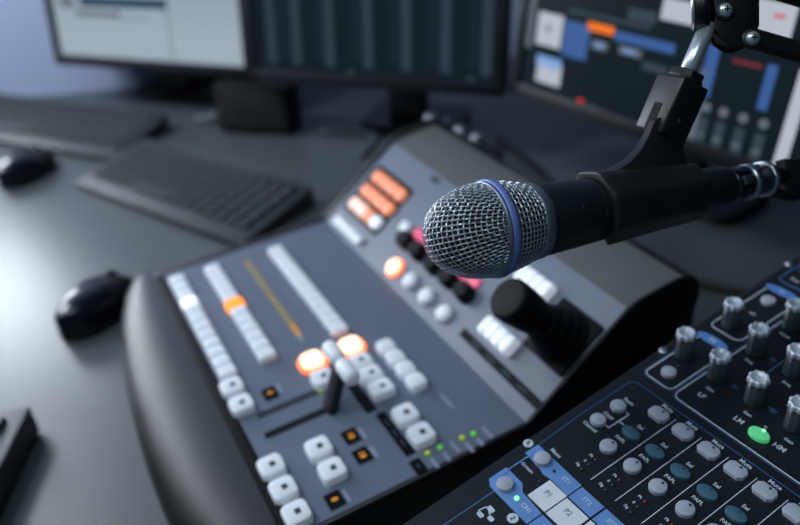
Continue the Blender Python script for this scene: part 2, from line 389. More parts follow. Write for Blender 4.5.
# ------------------------------------------------------------------ keyboards, mice, speaker
keymesh = MB(); keymesh.prism(rrect(0, 0, 0.0148, 0.0148, 0.002, 2), 0, 0.006)
for v in keymesh.bm.verts:
    if v.co.z > 0.004: v.co.x *= 0.84; v.co.y *= 0.84
keymesh = keymesh.mesh('key', M['key'], 0.0008, 1)
def keyboard(label, centre, yaw, length, depth, rise, cols, rows=5, skip=0):
    R = Matrix.Translation(V(*centre)) @ Matrix.Rotation(math.radians(yaw), 4, 'Z')
    t = thing('keyboard', label, 'keyboard', centre, T=R)
    b = MB()
    prof = [(-depth/2, 0.001), (-depth/2, 0.010), (depth/2, rise), (depth/2, 0.001)]
    b.prism([(p[0], p[1]) for p in prof], -length/2, length/2, Matrix(((0, 0, 1, 0), (1, 0, 0, 0), (0, 1, 0, 0), (0, 0, 0, 1))))
    put('body', b.mesh('body', M['keybody'], 0.003), t, R)
    sl = math.atan2(rise-0.010, depth)
    Pm = R @ Matrix.Translation((0, -depth/2, 0.010)) @ Matrix.Rotation(sl, 4, 'X')
    pitch = (length-0.024)/cols; py = (depth-0.034)/rows
    for r in range(rows):
        for c in range(cols):
            if r == 0 and 4 <= c <= 7:
                continue
            T = Pm @ Matrix.Translation((-length/2+0.012+pitch*(c+0.5), 0.022+py*(r+0.5), -0.0005)) @ Matrix.Diagonal((pitch*0.92/0.0148, py*0.92/0.0148, 1, 1))
            put('key', keymesh, t, T)
    sb = MB(); sb.prism(rrect(0, 0, pitch*3.9, py*0.9, 0.002, 2), 0, 0.0052)
    put('space_bar', sb.mesh('space_bar', M['key'], 0.0008, 1), t, Pm @ Matrix.Translation((-length/2+0.012+pitch*6, 0.022+py*0.5, 0)))
    foot = MB(); foot.box((0, 0, 0.0007), (0.02, 0.01, 0.0014)); foot = foot.mesh('rubber_foot', M['black_soft'])
    for sx in (-1, 1):
        for sy in (-1, 1): put('rubber_foot', foot, t, R @ Matrix.Translation((sx*(length/2-0.03), sy*(depth/2-0.012), 0)))
    return t
keyboard('dark keyboard lying between the video switcher and the monitors', (-0.953, 0.163, 0), 26, 0.335, 0.132, 0.026, 15)
keyboard('dark keyboard under the pale monitor at the left edge', (-1.325, 0.025, 0), 38, 0.40, 0.135, 0.028, 16)
kr = math.radians(-24.7)
kc = V(-0.583, -0.070, 0) + V(math.cos(kr), math.sin(kr), 0)*0.165 + V(math.sin(kr), -math.cos(kr), 0)*0.066
keyboard('dark keyboard corner at the bottom left of the desk', (kc.x, kc.y, 0), -24.7, 0.33, 0.132, 0.030, 15)
def mouse(label, loc, yaw, sc=1.0):
    R = Matrix.Translation(V(*loc)) @ Matrix.Rotation(math.radians(yaw), 4, 'Z') @ Matrix.Scale(sc, 4)
    t = thing('computer_mouse', label, 'mouse', loc, T=R)
    def shell(b, y0, y1, x0=-1, x1=1, lift=0.0, n=14, m=16):
        rows = []
        for i in range(n+1):
            y = y0 + (y1-y0)*i/n; u = (y/0.052)
            hw = 0.031*(max(0, 1-abs(u)**2.6))**0.5*(0.93+0.07*math.cos(3*u)); hh = 0.036*(max(0, 1-abs((y+0.008)/0.062)**2.2))**0.6
            row = []
            for k in range(m+1):
                x = x0 + (x1-x0)*k/m
                z = hh*(max(0, 1-abs(x)**2.8))**0.55
                row.append(b.bm.verts.new((hw*x, y, 0.003 + z + lift)))
            rows.append(row)
        for A, B in zip(rows, rows[1:]):
            for k in range(m): b.bm.faces.new((A[k], A[k+1], B[k+1], B[k]))
        return rows
    b = MB(); rows = shell(b, -0.052, 0.052)
    low = []
    for row in rows:
        pass
    es = [e for e in b.bm.edges if len(e.link_faces) == 1]
    bmesh.ops.holes_fill(b.bm, edges=es)
    bmesh.ops.remove_doubles(b.bm, verts=b.bm.verts, dist=0.00005)
    bmesh.ops.recalc_face_normals(b.bm, faces=b.bm.faces)
    put('shell', b.mesh('shell', M['black_gloss']), t, R)
    b = MB(); b.prism(rrect(0, 0, 0.052, 0.088, 0.02, 6), 0.0003, 0.006); put('base', b.mesh('base', M['black_soft'], 0.001), t, R)
    b = MB(); b.lathe([(-0.003, 0.0075), (-0.002, 0.0085), (0.002, 0.0085), (0.003, 0.0075)], (0, 0.026, 0.0295), (1, 0, 0), 20)
    put('scroll_wheel', b.mesh('scroll_wheel', M['black_soft']), t, R)
    b = MB(); shell(b, 0.004, 0.046, -0.78, -0.07, 0.0006, 10, 8); shell(b, 0.004, 0.046, 0.07, 0.78, 0.0006, 10, 8)
    put('mouse_buttons', b.mesh('mouse_buttons', M['black']), t, R)
    return t
mouse('glossy black mouse touching the front left corner of the switcher', (-0.736, 0.007, 0), 36, 1.0)
mouse('glossy black mouse in front of the keyboard by the pale monitor', (-1.160, -0.022, 0), 40, 0.98)

a48 = math.radians(48)
sU = V(math.cos(a48), math.sin(a48), 0); sB = V(-math.sin(a48), math.cos(a48), 0)
sF = frame(V(-1.0975, 0.3045, 0) + sB*0.032, sU, sB, V(0, 0, 1))
t = thing('desktop_speaker', 'small black box speaker standing under the dark striped monitor', 'speaker', (0, 0, 0), T=sF)
b = MB(); b.box((0, 0, 0.040), (0.125, 0.05, 0.072)); put('cabinet', b.mesh('cabinet', M['speaker_black'], 0.003), t, sF)
b = MB(); b.prism(rrect(0, 0.040, 0.113, 0.060, 0.006), 0, 0.004, sF @ frame((0, -0.025, 0), V(1, 0, 0), V(0, 0, 1), V(0, -1, 0)))
put('cloth_front', b.mesh('cloth_front', M['fabric'], 0.001), t)
fm = MB(); fm.cyl((0, 0, 0), (0, 0, 0.0045), 0.006, None, 14); fm = fm.mesh('rubber_foot', M['black_soft'])
for x in (-0.05, 0.05):
    for y in (-0.016, 0.016): put('rubber_foot', fm, t, sF @ Matrix.Translation((x, y, 0)))

# ------------------------------------------------------------------ video switcher
SX0, SX1 = -0.681, -0.3215
t = sw = thing('video_switcher', 'grey sloped video switcher with white and orange buttons, T-bar and joystick', 'video switcher', (-0.5, 0.24, 0))
tilt = 0.033; ia = math.radians(37.694)
FLAT = frame((-0.5, 0.075, 0.0555), V(1, 0, 0), V(0, math.cos(tilt), math.sin(tilt)), V(0, -math.sin(tilt), math.cos(tilt)))
INC = frame((-0.5, 0.252, 0.0615), V(1, 0, 0), V(0, math.cos(ia), math.sin(ia)), V(0, -math.sin(ia), math.cos(ia)))
def fl(x, y): return FLAT @ Matrix.Translation((x+0.5, (y-0.075)/math.cos(tilt), 0))       # world x, y
def flb(x, y, h): return fl(x - h*x/0.405, y - h*y/0.405)
def incb(u, v, h): return inc(u - h*(u-500)/449, v)
def inc(u, v): return INC @ Matrix.Translation((u/1000, v/1000, 0))
YZ = Matrix(((0, 0, 1, 0), (1, 0, 0, 0), (0, 1, 0, 0), (0, 0, 0, 1)))                       # profile (y,z) extruded in x
prof = [(0.070, 0.006), (0.070, 0.053), (0.252, 0.0595), (0.340, 0.1275), (0.352, 0.1315), (0.392, 0.1365), (0.403, 0.134), (0.410, 0.126), (0.412, 0.114), (0.412, 0.006)]
b = MB(); b.prism(prof, SX0, SX1, YZ); put('housing', b.mesh('housing', M['black'], 0.0012), sw)
b = MB(); b.prism([(0.073, 0.0534), (0.073, 0.0554), (0.2515, 0.0613), (0.252, 0.0596)], SX0, SX1-0.0002, YZ)
b.prism([(0.252, 0.0596), (0.2515, 0.0613), (0.3388, 0.1293), (0.340, 0.1276)], SX0, SX1-0.0002, YZ)
put('faceplate', b.mesh('faceplate', M['face']), sw)
b = MB(); b.prism([(0.340, 0.1276), (0.3385, 0.1293), (0.351, 0.1332), (0.386, 0.1378), (0.392, 0.1366), (0.352, 0.1316)], SX0, SX1-0.0002, YZ)
put('top_plate', b.mesh('top_plate', M['face_top']), sw)
cheek = [(0.066, 0.004), (0.066, 0.056), (0.251, 0.0635), (0.262, 0.072), (0.338, 0.1335), (0.350, 0.1382), (0.384, 0.1420), (0.400, 0.1395), (0.412, 0.130), (0.417, 0.116), (0.414, 0.098), (0.400, 0.070), (0.395, 0.004)]
cheek_r = [(0.066, 0.004), (0.066, 0.055), (0.251, 0.0616), (0.338, 0.1296), (0.350, 0.1340), (0.384, 0.1384), (0.398, 0.1365), (0.407, 0.129), (0.411, 0.116), (0.408, 0.098), (0.396, 0.070), (0.392, 0.004)]
for x0, x1, ck in ((SX0-0.008, SX0, cheek), (SX1, SX1+0.003, cheek_r)):
    b = MB(); b.prism(ck, x0, x1, YZ); put('side_panel', b.mesh('side_panel', M['black'], 0.0018), sw)
b = MB(); b.prism([(0.0640, 0.006), (0.0640, 0.0545), (0.0655, 0.0565), (0.0715, 0.0567), (0.0730, 0.0556), (0.0730, 0.006)], SX0, SX1, YZ)
put('front_trim', b.mesh('front_trim', M['black_soft'], 0.0004), sw)
# padded palm rest, bowed in plan
xs = [-0.716, -0.714, -0.706, -0.69, -0.66, -0.63, -0.57, -0.52, -0.465, -0.42, -0.39, -0.35, -0.33, -0.318, -0.312, -0.310]
yf = [0.062, 0.052, 0.040, 0.030, 0.020, 0.013, 0.005, 0.002, 0.000, 0.001, 0.003, 0.010, 0.018, 0.028, 0.040, 0.052]
hz = [0.60, 0.86, 0.95, 0.99, 1, 1, 1, 1, 1, 1, 1, 1, 1, 0.98, 0.93, 0.75]
b = MB(); rows = []
for x, y, k in zip(xs, yf, hz):
    row = [b.bm.verts.new((x, 0.0645, 0.003))]
    for i in range(13):
        a = (PI/2+0.55)*i/12
        s, c = math.sin(a), math.cos(a)
        yy = 0.064-(0.064-min(y, 0.0635))*(abs(s)**0.85); zz = 0.020 + (0.0335*k)*(abs(c)**0.75 if c > 0 else 0) - (0.017*(abs(c)/0.5227)**0.9 if c < 0 else 0)
        row.append(b.bm.verts.new((x, yy, max(0.003, zz))))
    rows.append(row)
for A, B in zip(rows, rows[1:]):
    for k in range(len(A)): b.bm.faces.new((A[k], A[(k+1) % len(A)], B[(k+1) % len(A)], B[k]))
b.bm.faces.new(rows[0]); b.bm.faces.new(list(reversed(rows[-1])))
bmesh.ops.recalc_face_normals(b.bm, faces=b.bm.faces)
put('palm_rest', b.mesh('palm_rest', M['palm']), sw)
fm = MB(); fm.cyl((0, 0, 0), (0, 0, 0.0065), 0.009, None, 16); fm = fm.mesh('rubber_foot', M['black_soft'])
for x in (-0.65, -0.35):
    for y in (0.09, 0.385): put('rubber_foot', fm, sw, Matrix.Translation((x, y, 0)))
# buttons
def btnmesh(w, h, z, mats, r=0.003, legend=False, dome=True):
    m = MB(); P = rrect(0, 0, w, h, r, 3); n = len(P)
    lv = [(1.0, 0), (1.0, z*0.72), (0.93, z*0.94), (0.82, z)]
    rings = [[m.bm.verts.new((p[0]*k, p[1]*k, zz)) for p in P] for k, zz in lv]
    for A, B in zip(rings, rings[1:]):
        for k in range(n): m.bm.faces.new((A[k], A[(k+1) % n], B[(k+1) % n], B[k]))
    m.bm.faces.new(rings[-1])
    if legend: m.box((0.0005, 0.001, z), (w*0.24, h*0.22, 0.0005), None, 1)
    return m.mesh('button', mats)
bus = btnmesh(0.0137, 0.0150, 0.006, M['white_btn']); bus_lit = btnmesh(0.0137, 0.0150, 0.006, M['white_lit'])
bus_or = btnmesh(0.0150, 0.0170, 0.006, M['orange_deep'])
big = btnmesh(0.0188, 0.0180, 0.0068, [M['white_btn'], M['legend']], 0.004, True)
mid = btnmesh(0.0165, 0.0145, 0.007, M['white_btn'], 0.004)
seg4 = btnmesh(0.0172, 0.0185, 0.007, [M['white_btn'], M['legend']], 0.003, True)
hot = btnmesh(0.0185, 0.0185, 0.008, M['orange_hot'], 0.006)
hotrim = MB(); hotrim.prism(rrect(0, 0, 0.0245, 0.0245, 0.010, 6), 0, 0.0035); hotrim = hotrim.mesh('button_collar', M['orange_rim'], 0.001)
def sbtn(me, T, lab=None):
    o = put('button', me, sw, T)
    if lab: o['label'] = lab
    return o
for ci, (y, xa, xb) in enumerate(((0.083, -0.673, -0.496), (0.1185, -0.670, -0.499), (0.1845, -0.664, -0.496))):
    p = (xb-xa)/12
    for k in range(12):
        x = xa + p*(k+0.5)
        if ci == 0 and k == 3: sbtn(bus_lit, flb(x, y, 0.005), 'white button lit brighter')
        elif ci == 1 and k == 5: sbtn(bus_or, flb(x, y, 0.005), 'orange lit button')
        else: sbtn(bus, flb(x, y, 0.005))
for x in (-0.483, -0.459): sbtn(big, flb(x, 0.0805, 0.0055))
for x in (-0.386, -0.362, -0.338): sbtn(big, flb(x, 0.0785, 0.0055))
for x in (-0.383, -0.359): sbtn(big, flb(x, 0.114, 0.0055))
for x in (-0.378, -0.354): sbtn(big, flb(x, 0.183, 0.0055))
for x, y, lab in ((-0.475, 0.148, 'glowing orange square button'), (-0.474, 0.183, 'glowing orange square button at the head of a row')):
    o = sbtn(hot, flb(x, y, 0.005), lab); put('button_collar', hotrim, o, flb(x, y, 0.005))
sbtn(big, flb(-0.451, 0.147, 0.0055))
for x in (-0.4515, -0.4325, -0.4135): sbtn(seg4, flb(x, 0.181, 0.0055))
for x in (-0.456, -0.439, -0.422, -0.405): sbtn(mid, flb(x, 0.2075, 0.0055))
# displays on the flat panel
strip = MB(); strip.box((0, 0, 0.0004), (0.142, 0.005, 0.0008)); put('amber_display_strip', strip.mesh('amber_display_strip', M['amber_dim']), sw, fl(-0.585, 0.151))
strip = MB()
for k in range(3): strip.box((k*0.007, 0, 0.0008), (0.0035, 0.003, 0.0012))
put('amber_display', strip.mesh('amber_display', M['amber']), sw, fl(-0.527, 0.151))
for x, y, s in ((-0.456, 0.1035, 0.5), (-0.379, 0.138, 1), (-0.358, 0.137, 1), (-0.333, 0.104, 0.8)):
    m = MB(); m.prism(rrect(0, 0, 0.0135, 0.0115, 0.001, 2), 0, 0.001, None, 0)
    m.text('18' if s == 1 else '8', 0.0062, 0, 0, 0.0011, Matrix.Rotation(0, 4, 'Z'), 1)
    o = put('numeric_display', m.mesh('numeric_display', [M['glass_dark'], M['amber']]), sw, fl(x, y))
    o['label'] = 'small black display with an amber figure'
# T-bar
b = MB(); b.prism(rrect(0, 0, 0.0055, 0.052, 0.0015, 3), 0, 0.0007); put('tbar_slot', b.mesh('tbar_slot', M['slot']), sw, fl(-0.4375, 0.1125))
b = MB(); b.prism(rrect(0, 0, 0.006, 0.058, 0.002, 3), 0, 0.0007); put('tbar_slot', b.mesh('tbar_slot', M['black_soft']), sw, fl(-0.4145, 0.113))
led = MB(); led.lathe([(0, 0.0022), (0.001, 0.0022), (0.0018, 0.001)], n=12); ledg = led.mesh('indicator_light', M['green_led'])
led = MB(); led.lathe([(0, 0.0022), (0.001, 0.0022), (0.0018, 0.001)], n=12); ledy = led.mesh('indicator_light', M['yellow_led'])
put('indicator_light', ledy, sw, fl(-0.4365, 0.1385))
tb = MB()
B0, B1 = V(-0.4135, 0.136, 0.056), V(-0.4135, 0.149, 0.094)
ax = (B1-B0).normalized(); tX = V(1, 0, 0); tY = ax.cross(tX)
tb.box(((B0+B1)/2), (0.014, 0.007, (B1-B0).length), frame((0, 0, 0), tX, tY, ax).to_3x3())
to = put('tbar_lever', tb.mesh('tbar_lever', M['black'], 0.001), sw)
for xa, xb in ((-0.4370, -0.4145), (-0.4125, -0.3900)):
    m = MB(); L = xb-xa
    m.lathe([(0, 0.0035), (0.0015, 0.0056), (0.004, 0.0064), (L-0.004, 0.0064), (L-0.0015, 0.0056), (L, 0.0035)], (xa, 0.150, 0.098), (1, 0, 0), 24)
    put('tbar_grip', m.mesh('tbar_grip', M['white_btn']), to)['label'] = 'white grip half of the T-bar'
# long dark label strips
def label_strip(T, L, w, marks):
    m = MB(); m.prism(rrect(0, 0, L, w, 0.001, 2), 0, 0.0008, None, 0)
    for k in range(marks): m.box(((k-(marks-1)/2)*L/(marks+1), 0, 0.0009), (L/(marks+1)*0.55, w*0.22, 0.0002), None, 1)
    return put('label_strip', m.mesh('label_strip', [M['glass_dark'], M['legend']]), sw, T)
label_strip(fl(-0.364, 0.1665), 0.048, 0.0075, 3)
label_strip(fl(-0.3275, 0.1655), 0.0135, 0.0085, 1)
label_strip(fl(-0.4105, 0.1625), 0.034, 0.0085, 0)
label_strip(inc(127, 15), 106, 0.0075, 0) if False else label_strip(inc(126, 15), 0.104, 0.0075, 4)
for x, y, c in ((-0.3325, 0.177, ledy), (-0.332, 0.187, ledg), (-0.331, 0.205, ledy), (-0.330, 0.214, ledg)):
    put('indicator_light', c, sw, fl(x-0.002, y))
def gp(x, y, w, h):
    m = MB(); m.prism(rrect(0, 0, w, h, min(w, h)*0.3, 2), 0, 0.00035)
    put('printed_legend', m.mesh('printed_legend', M['grey_print']), sw, fl(x, y))
for x, y, w in ((-0.3245, 0.1765, 0.011), (-0.3245, 0.1865, 0.009), (-0.329, 0.196, 0.013), (-0.3235, 0.2045, 0.011), (-0.3235, 0.2135, 0.008), (-0.328, 0.223, 0.013)):
    gp(x, y, w, 0.0028)
gp(-0.372, 0.2155, 0.018, 0.003)
for x, y in ((-0.377, 0.1465), (-0.356, 0.1455), (-0.332, 0.1125), (-0.475, 0.137), (-0.458, 0.112)): gp(x, y, 0.012, 0.0025)
gp(-0.507, 0.1505, 0.010, 0.004)
# inclined panel
m = MB(); m.prism(rrect(-0.135, 0.053, 0.074, 0.060, 0.003, 3), 0, 0.0012); put('button_bed', m.mesh('button_bed', M['glass_dark']), sw, INC)
c1 = btnmesh(0.0150, 0.0138, 0.006, M['coral'], 0.005); c2 = btnmesh(0.0150, 0.0138, 0.006, M['coral_pale'], 0.005); c3 = btnmesh(0.0150, 0.0138, 0.006, M['white_soft'], 0.005)
for r, v in enumerate((34, 52.5, 71)):
    for k in range(4):
        u = -163 + 16.2*k
        if r == 0: sbtn((c2, c2, c1, c3)[k], incb(u, v, 5), ('pale coral lit button', 'pale coral lit button', 'coral lit button', 'white lit button')[k])
        else: sbtn(c1, incb(u, v, 5), 'coral lit button')
w4 = btnmesh(0.0142, 0.0105, 0.006, M['white_btn'])
for k in range(4): sbtn(w4, incb(-164.5+15.2*k, 9, 5))
rnd = MB(); rnd.lathe([(0, 0.0082), (0.004, 0.0082), (0.006, 0.007), (0.007, 0.003)], n=24); rnd = rnd.mesh('round_button', M['white_btn'])
rho = MB(); rho.lathe([(0, 0.0100), (0.003, 0.0100), (0.0035, 0.0085)], n=28); rho = rho.mesh('button_collar', M['orange_rim'])
rh = MB(); rh.lathe([(0, 0.0085), (0.005, 0.0085), (0.0075, 0.006), (0.0085, 0.002)], n=28); rh = rh.mesh('round_button', M['orange_hot'])
o = put('round_button', rh, sw, incb(-47.6, 14.4, 5)); o['label'] = 'glowing orange round button'; put('button_collar', rho, o, incb(-47.6, 14.4, 5))
for u in (-18.6, 11, 41.3): put('round_button', rnd, sw, incb(u, 15.5, 6))
kb = MB(); kb.lathe([(0, 0.0090), (0.010, 0.0082), (0.013, 0.0074), (0.0135, 0.003)], n=24); kb.box((0, 0.005, 0.0138), (0.0015, 0.007, 0.001), None, 1)
kb = kb.mesh('rotary_knob', [M['joy'], M['legend']])
for u in (-60, -36, -8, 18, 44): put('rotary_knob', kb, sw, incb(u, 40.5, 7) @ Matrix.Rotation(random.uniform(-1, 1), 4, 'Z'))
m = MB(); m.prism(rrect(0, 0.0525, 0.108, 0.011, 0.001, 2), 0, 0.003); put('magenta_display', m.mesh('magenta_display', M['magenta'], 0.0005), sw, INC)
sbtn(w4, inc(-67, 49.5))
nb = btnmesh(0.0088, 0.0165, 0.009, M['white_soft'], 0.0035)
for k in range(4):
    sbtn(nb, incb(89.5+9.9*k, 32.5, 6)); sbtn(nb, incb(81.5+9.9*k, 83, 6))
m = MB(); m.box((0, 0, 0.0006), (0.014, 0.006, 0.0012)); put('dark_slot', m.mesh('dark_slot', M['black']), sw, inc(-84, 104))
# joystick
JT = inc(153.5, 64.5)
m = MB(); m.prism(rrect(0, 0, 0.046, 0.048, 0.002, 2), 0, 0.003, None)
jp = put('joystick_plate', m.mesh('joystick_plate', M['black_soft'], 0.0008), sw, JT)
m = MB(); bel = []
for k in range(9):
    bel.append((0.003 + k*0.0028, (0.0215 - k*0.0012) if k % 2 == 0 else (0.0185 - k*0.0012)))
tipL = V(-0.006, -0.0065, 0.070); jax = tipL.normalized()
bel = [(0.001, 0.0222), (0.0045, 0.0222), (0.0075, 0.0185), (0.0085, 0.0185), (0.0095, 0.0205), (0.0130, 0.0200), (0.0160, 0.0160), (0.0170, 0.0160), (0.0180, 0.0180), (0.0215, 0.0172), (0.0245, 0.0132), (0.0255, 0.0132), (0.0265, 0.0150), (0.0295, 0.0142), (0.0330, 0.0100)]
m.lathe(bel, (0, 0, 0), jax, 40)
put('bellows', m.mesh('bellows', M['joy']), jp, JT)
m = MB(); m.lathe([(0.026, 0.0100), (0.031, 0.0128), (0.045, 0.0150), (0.060, 0.0160), (0.0675, 0.0160), (0.0700, 0.0148), (0.0705, 0.0130), (0.0700, 0.004)], (0, 0, 0), jax, 36)
put('joystick_knob', m.mesh('joystick_knob', M['joy']), jp, JT)
# small box with four knobs standing behind the switcher
KB_ = Matrix.Translation((-0.826, 0.493, 0)) @ Matrix.Rotation(math.radians(8), 4, 'Z')
t = thing('control_box', 'small black control box with four silver knobs behind the switcher', 'control box', (0, 0, 0), T=KB_)
b = MB(); b.box((0, 0, 0.021), (0.150, 0.07, 0.038)); put('case', b.mesh('case', M['black'], 0.002), t, KB_)
kn = MB(); kn.lathe([(0, 0.0095), (0.004, 0.0095), (0.006, 0.0085), (0.020, 0.0080), (0.022, 0.0065)], (0, 0, 0), (0, 0, 1), 24); kn = kn.mesh('knob', M['silver'])
kn2 = MB(); kn2.lathe([(0, 0.0062), (0.006, 0.0058), (0.0075, 0.004)], (0, 0, 0), (0, 0, 1), 20); kn2 = kn2.mesh('knob_reflection', M['legend'])  # reflection of the knobs, modelled as a row of dull stubs
for k in range(4):
    put('knob', kn, t, KB_ @ Matrix.Translation((-0.0495+0.033*k, 0.010, 0.040)))
    put('knob_reflection', kn2, t, KB_ @ Matrix.Translation((-0.0495+0.033*k, -0.020, 0.040)))
fm = MB(); fm.cyl((0, 0, 0), (0, 0, 0.0025), 0.006, None, 14); fm = fm.mesh('rubber_foot', M['black_soft'])
for x in (-0.06, 0.06):
    for y in (-0.025, 0.025): put('rubber_foot', fm, t, KB_ @ Matrix.Translation((x, y, 0)))


# ------------------------------------------------------------------ audio mixing console
ca, sa = math.cos(0.07291), math.sin(0.07291); ct, st = math.cos(0.08873), math.sin(0.08873)
MU = V(ca, sa, 0); MV = V(-sa*ct, ca*ct, st); MN = MU.cross(MV)
KS = 0.92
PM = CAMC + (V(-0.24811, 0.30079, 0.105) - CAMC)*KS
MX = frame(PM, MU, MV, MN) @ Matrix.Scale(KS, 4)
def mx(u, v, h=0.0): return MX @ Matrix.Translation((u/1000, v/1000, h))
t = con = thing('audio_mixer', 'black audio mixing console with silver-topped knobs, right of the switcher', 'audio mixer', (PM.x+0.1, PM.y-0.02, 0))
b = MB()
top = [(-0.0325, -0.235), (0.285, -0.235), (0.285, 0.232), (-0.0468, 0.232)]
vt = [b.bm.verts.new(MX @ V(p[0], p[1], 0)) for p in top]
vm = [b.bm.verts.new(MX @ V(p[0]*1.0, p[1], -0.012)) for p in top]
vb = [b.bm.verts.new(V((MX @ V(p[0]*0.9, p[1]*0.96, -0.02)).x, (MX @ V(p[0]*0.9, p[1]*0.96, -0.02)).y, 0.010)) for p in top]
b.bm.faces.new(vt); b.bm.faces.new(list(reversed(vb)))
for A, B in ((vm, vt), (vb, vm)):
    for k in range(4): b.bm.faces.new((A[k], A[(k+1) % 4], B[(k+1) % 4], B[k]))
bmesh.ops.recalc_face_normals(b.bm, faces=b.bm.faces)
put('housing', b.mesh('housing', M['console_side'], 0.0025), con)
b = MB(); b.prism([(-0.0315, -0.230), (0.280, -0.230), (0.280, 0.226), (-0.0425, 0.226)], 0, 0.0006)
put('panel', b.mesh('panel', M['console']), con, MX)
for u, v in ((0.0, -0.2), (0.26, -0.2), (0.26, 0.2), (-0.015, 0.2)):
    q = MX @ V(u, v, 0); m = MB(); m.cyl((0, 0, 0), (0, 0, 0.0105), 0.012, None, 18)
    put('rubber_foot', m.mesh('rubber_foot', M['black_soft']), con, Matrix.Translation((q.x, q.y, 0)))
Z1 = 0.0006
# printed lines
m = MB()
def lines(pts, w, mi): 
    for q in polyline([(p[0]/1000, p[1]/1000) for p in pts], w/1000): m.prism([(p.x, p.y) for p in q], Z1, Z1+0.00015, None, mi)
def rr_open(u0, u1, v0, v1, r): 
    pts = [(u0, v1)]
    for k in range(5):
        a = PI + PI/2*k/4; pts.append((u0+r+r*math.cos(a), v0+r+r*math.sin(a)))
    for k in range(5):
        a = 1.5*PI + PI/2*k/4; pts.append((u1-r+r*math.cos(a), v0+r+r*math.sin(a)))
    return pts + [(u1, v1)]
lines([(-28, -76), (-30, -39), (-30.4, 7), (-27, 10), (240, 10.5)], 0.8, 2)
lines([(-18, -119), (-17, -200)], 0.5, 1)
lines(rr_open(-31, -8, 20.5, 76, 4.5), 0.8, 0)
lines(rr_open(-34.5, -9.5, 91, 155, 5), 0.8, 0); lines(rr_open(-36, 30, 169.5, 215, 5), 0.8, 1)
lines(rr_open(-4.2, 240, 18.2, 190, 5), 0.75, 0); lines(rr_open(-5.9, 242, 16.8, 190, 6), 0.6, 2)
lines(rr_open(-32.6, -6.6, 19.2, 76, 5), 0.5, 2)
for k in range(13):
    lines([(11.6+19.6*k, -70), (11.2+19.6*k, 3.5)], 0.5, 0)
lines([(-13, -33), (-10.6, -33), (-10.2, -15.4), (-12.6, -15.4)], 0.7, 0); lines([(-10.4, -24.2), (-6.5, -24.2)], 0.7, 0)
for c in range(4):
    for r in range(3):
        lines([(8+28*c, 80.4+39*r), (19+28*c, 80.4+39*r)], 0.5, 1) if False else None
lines([(21, 76), (20.8, 100)], 0.5, 1); lines([(21, 113), (20.8, 140)], 0.5, 1); lines([(49, 76), (48.8, 100)], 0.5, 1)
for c in range(3):
    for r in range(3):
        for k in range(2): lines([(14.5+28*c, 53+1.8*k+39*r), (17.5+28*c, 53+1.8*k+39*r)], 0.5, 1)
lines([(40.5, 55), (46, 55)], 0.5, 1)
put('printed_lines', m.mesh('printed_lines', [M['print'], M['print_blue'], M['print_darkblue']]), con, MX)
# lettering
m = MB()
def word(s, u, v, size=3.4, mi=0, z=Z1): m.text(s, size*1.15/1000, u/1000, v/1000, z, None, mi, 0.0001)
for k in range(13):
    word('Mute', 1.5+19.4*k, 7.2, 3.5); word('Sel', 1.7+19.25*k, -17.9, 3.3); word('PAFL', 0.6+19.6*k, -34.4, 3.1)
    word('Sig', -1.6+19.6*k, -68, 2.4); word('0', -0.8+19.6*k, -62.8, 2.4); word('Pk', -1.2+19.6*k, -57.2, 2.4)
word('Paste', -18.2, -7.0, 3.2); word('Copy', -17.9, -25.6, 3.2); word('Channel', -18.6, -41.4, 3.0)
word('Menu', -16.3, -72.6, 3.3); word('Screen', -18.6, -93.6, 3.1)
for k, s in enumerate(('LF', 'LM', 'HM', 'HF')): word(s, 7.6+28.2*k, 32, 4.6)
for k in range(4): word('Gain', 7.5+28.4*k, 40.4, 2.8); word('Freq', 6.7+28.2*k, 80.2, 2.8); word('Width', 6+28.2*k, 119, 2.8)
word('In', 49.4, 39.6, 2.2); word('HPF', -22.8, 122.8, 2.6); word('Pre', -26.7, 177.4, 4.2)
put('printed_lettering', m.mesh('printed_lettering', M['print']), con, MX)
# round white badges
for cx_, cy_b, rr_, ch in ((-0.0331, -0.0806, 0.0032, 'R'), (0.0036, -0.1239, 0.0034, '2')):
    m = MB(); m.prism(ell(cx_, cy_b, rr_, rr_), Z1, Z1+0.0002, None, 0); m.text(ch, 0.0044, cx_, cy_b, Z1+0.0003, None, 1)
    put('printed_badge', m.mesh('printed_badge', [M['print'], M['console']]), con, MX)
# printed routing icon near the front
m = MB()
for u, v, w, h in ((-9, -130, 5, 3.2), (-4, -134, 4, 3), (-10, -137, 4.5, 3)): m.prism(rrect(u/1000, v/1000, w/1000, h/1000, 0.0008, 2), Z1, Z1+0.0002)
for q in polyline([(-0.012, -0.131), (-0.013, -0.136), (-0.010, -0.137)], 0.0007) + polyline([(-0.009, -0.1315), (-0.005, -0.1335)], 0.0007): m.prism([(p.x, p.y) for p in q], Z1, Z1+0.0002)
put('printed_icon', m.mesh('printed_icon', M['print']), con, MX)
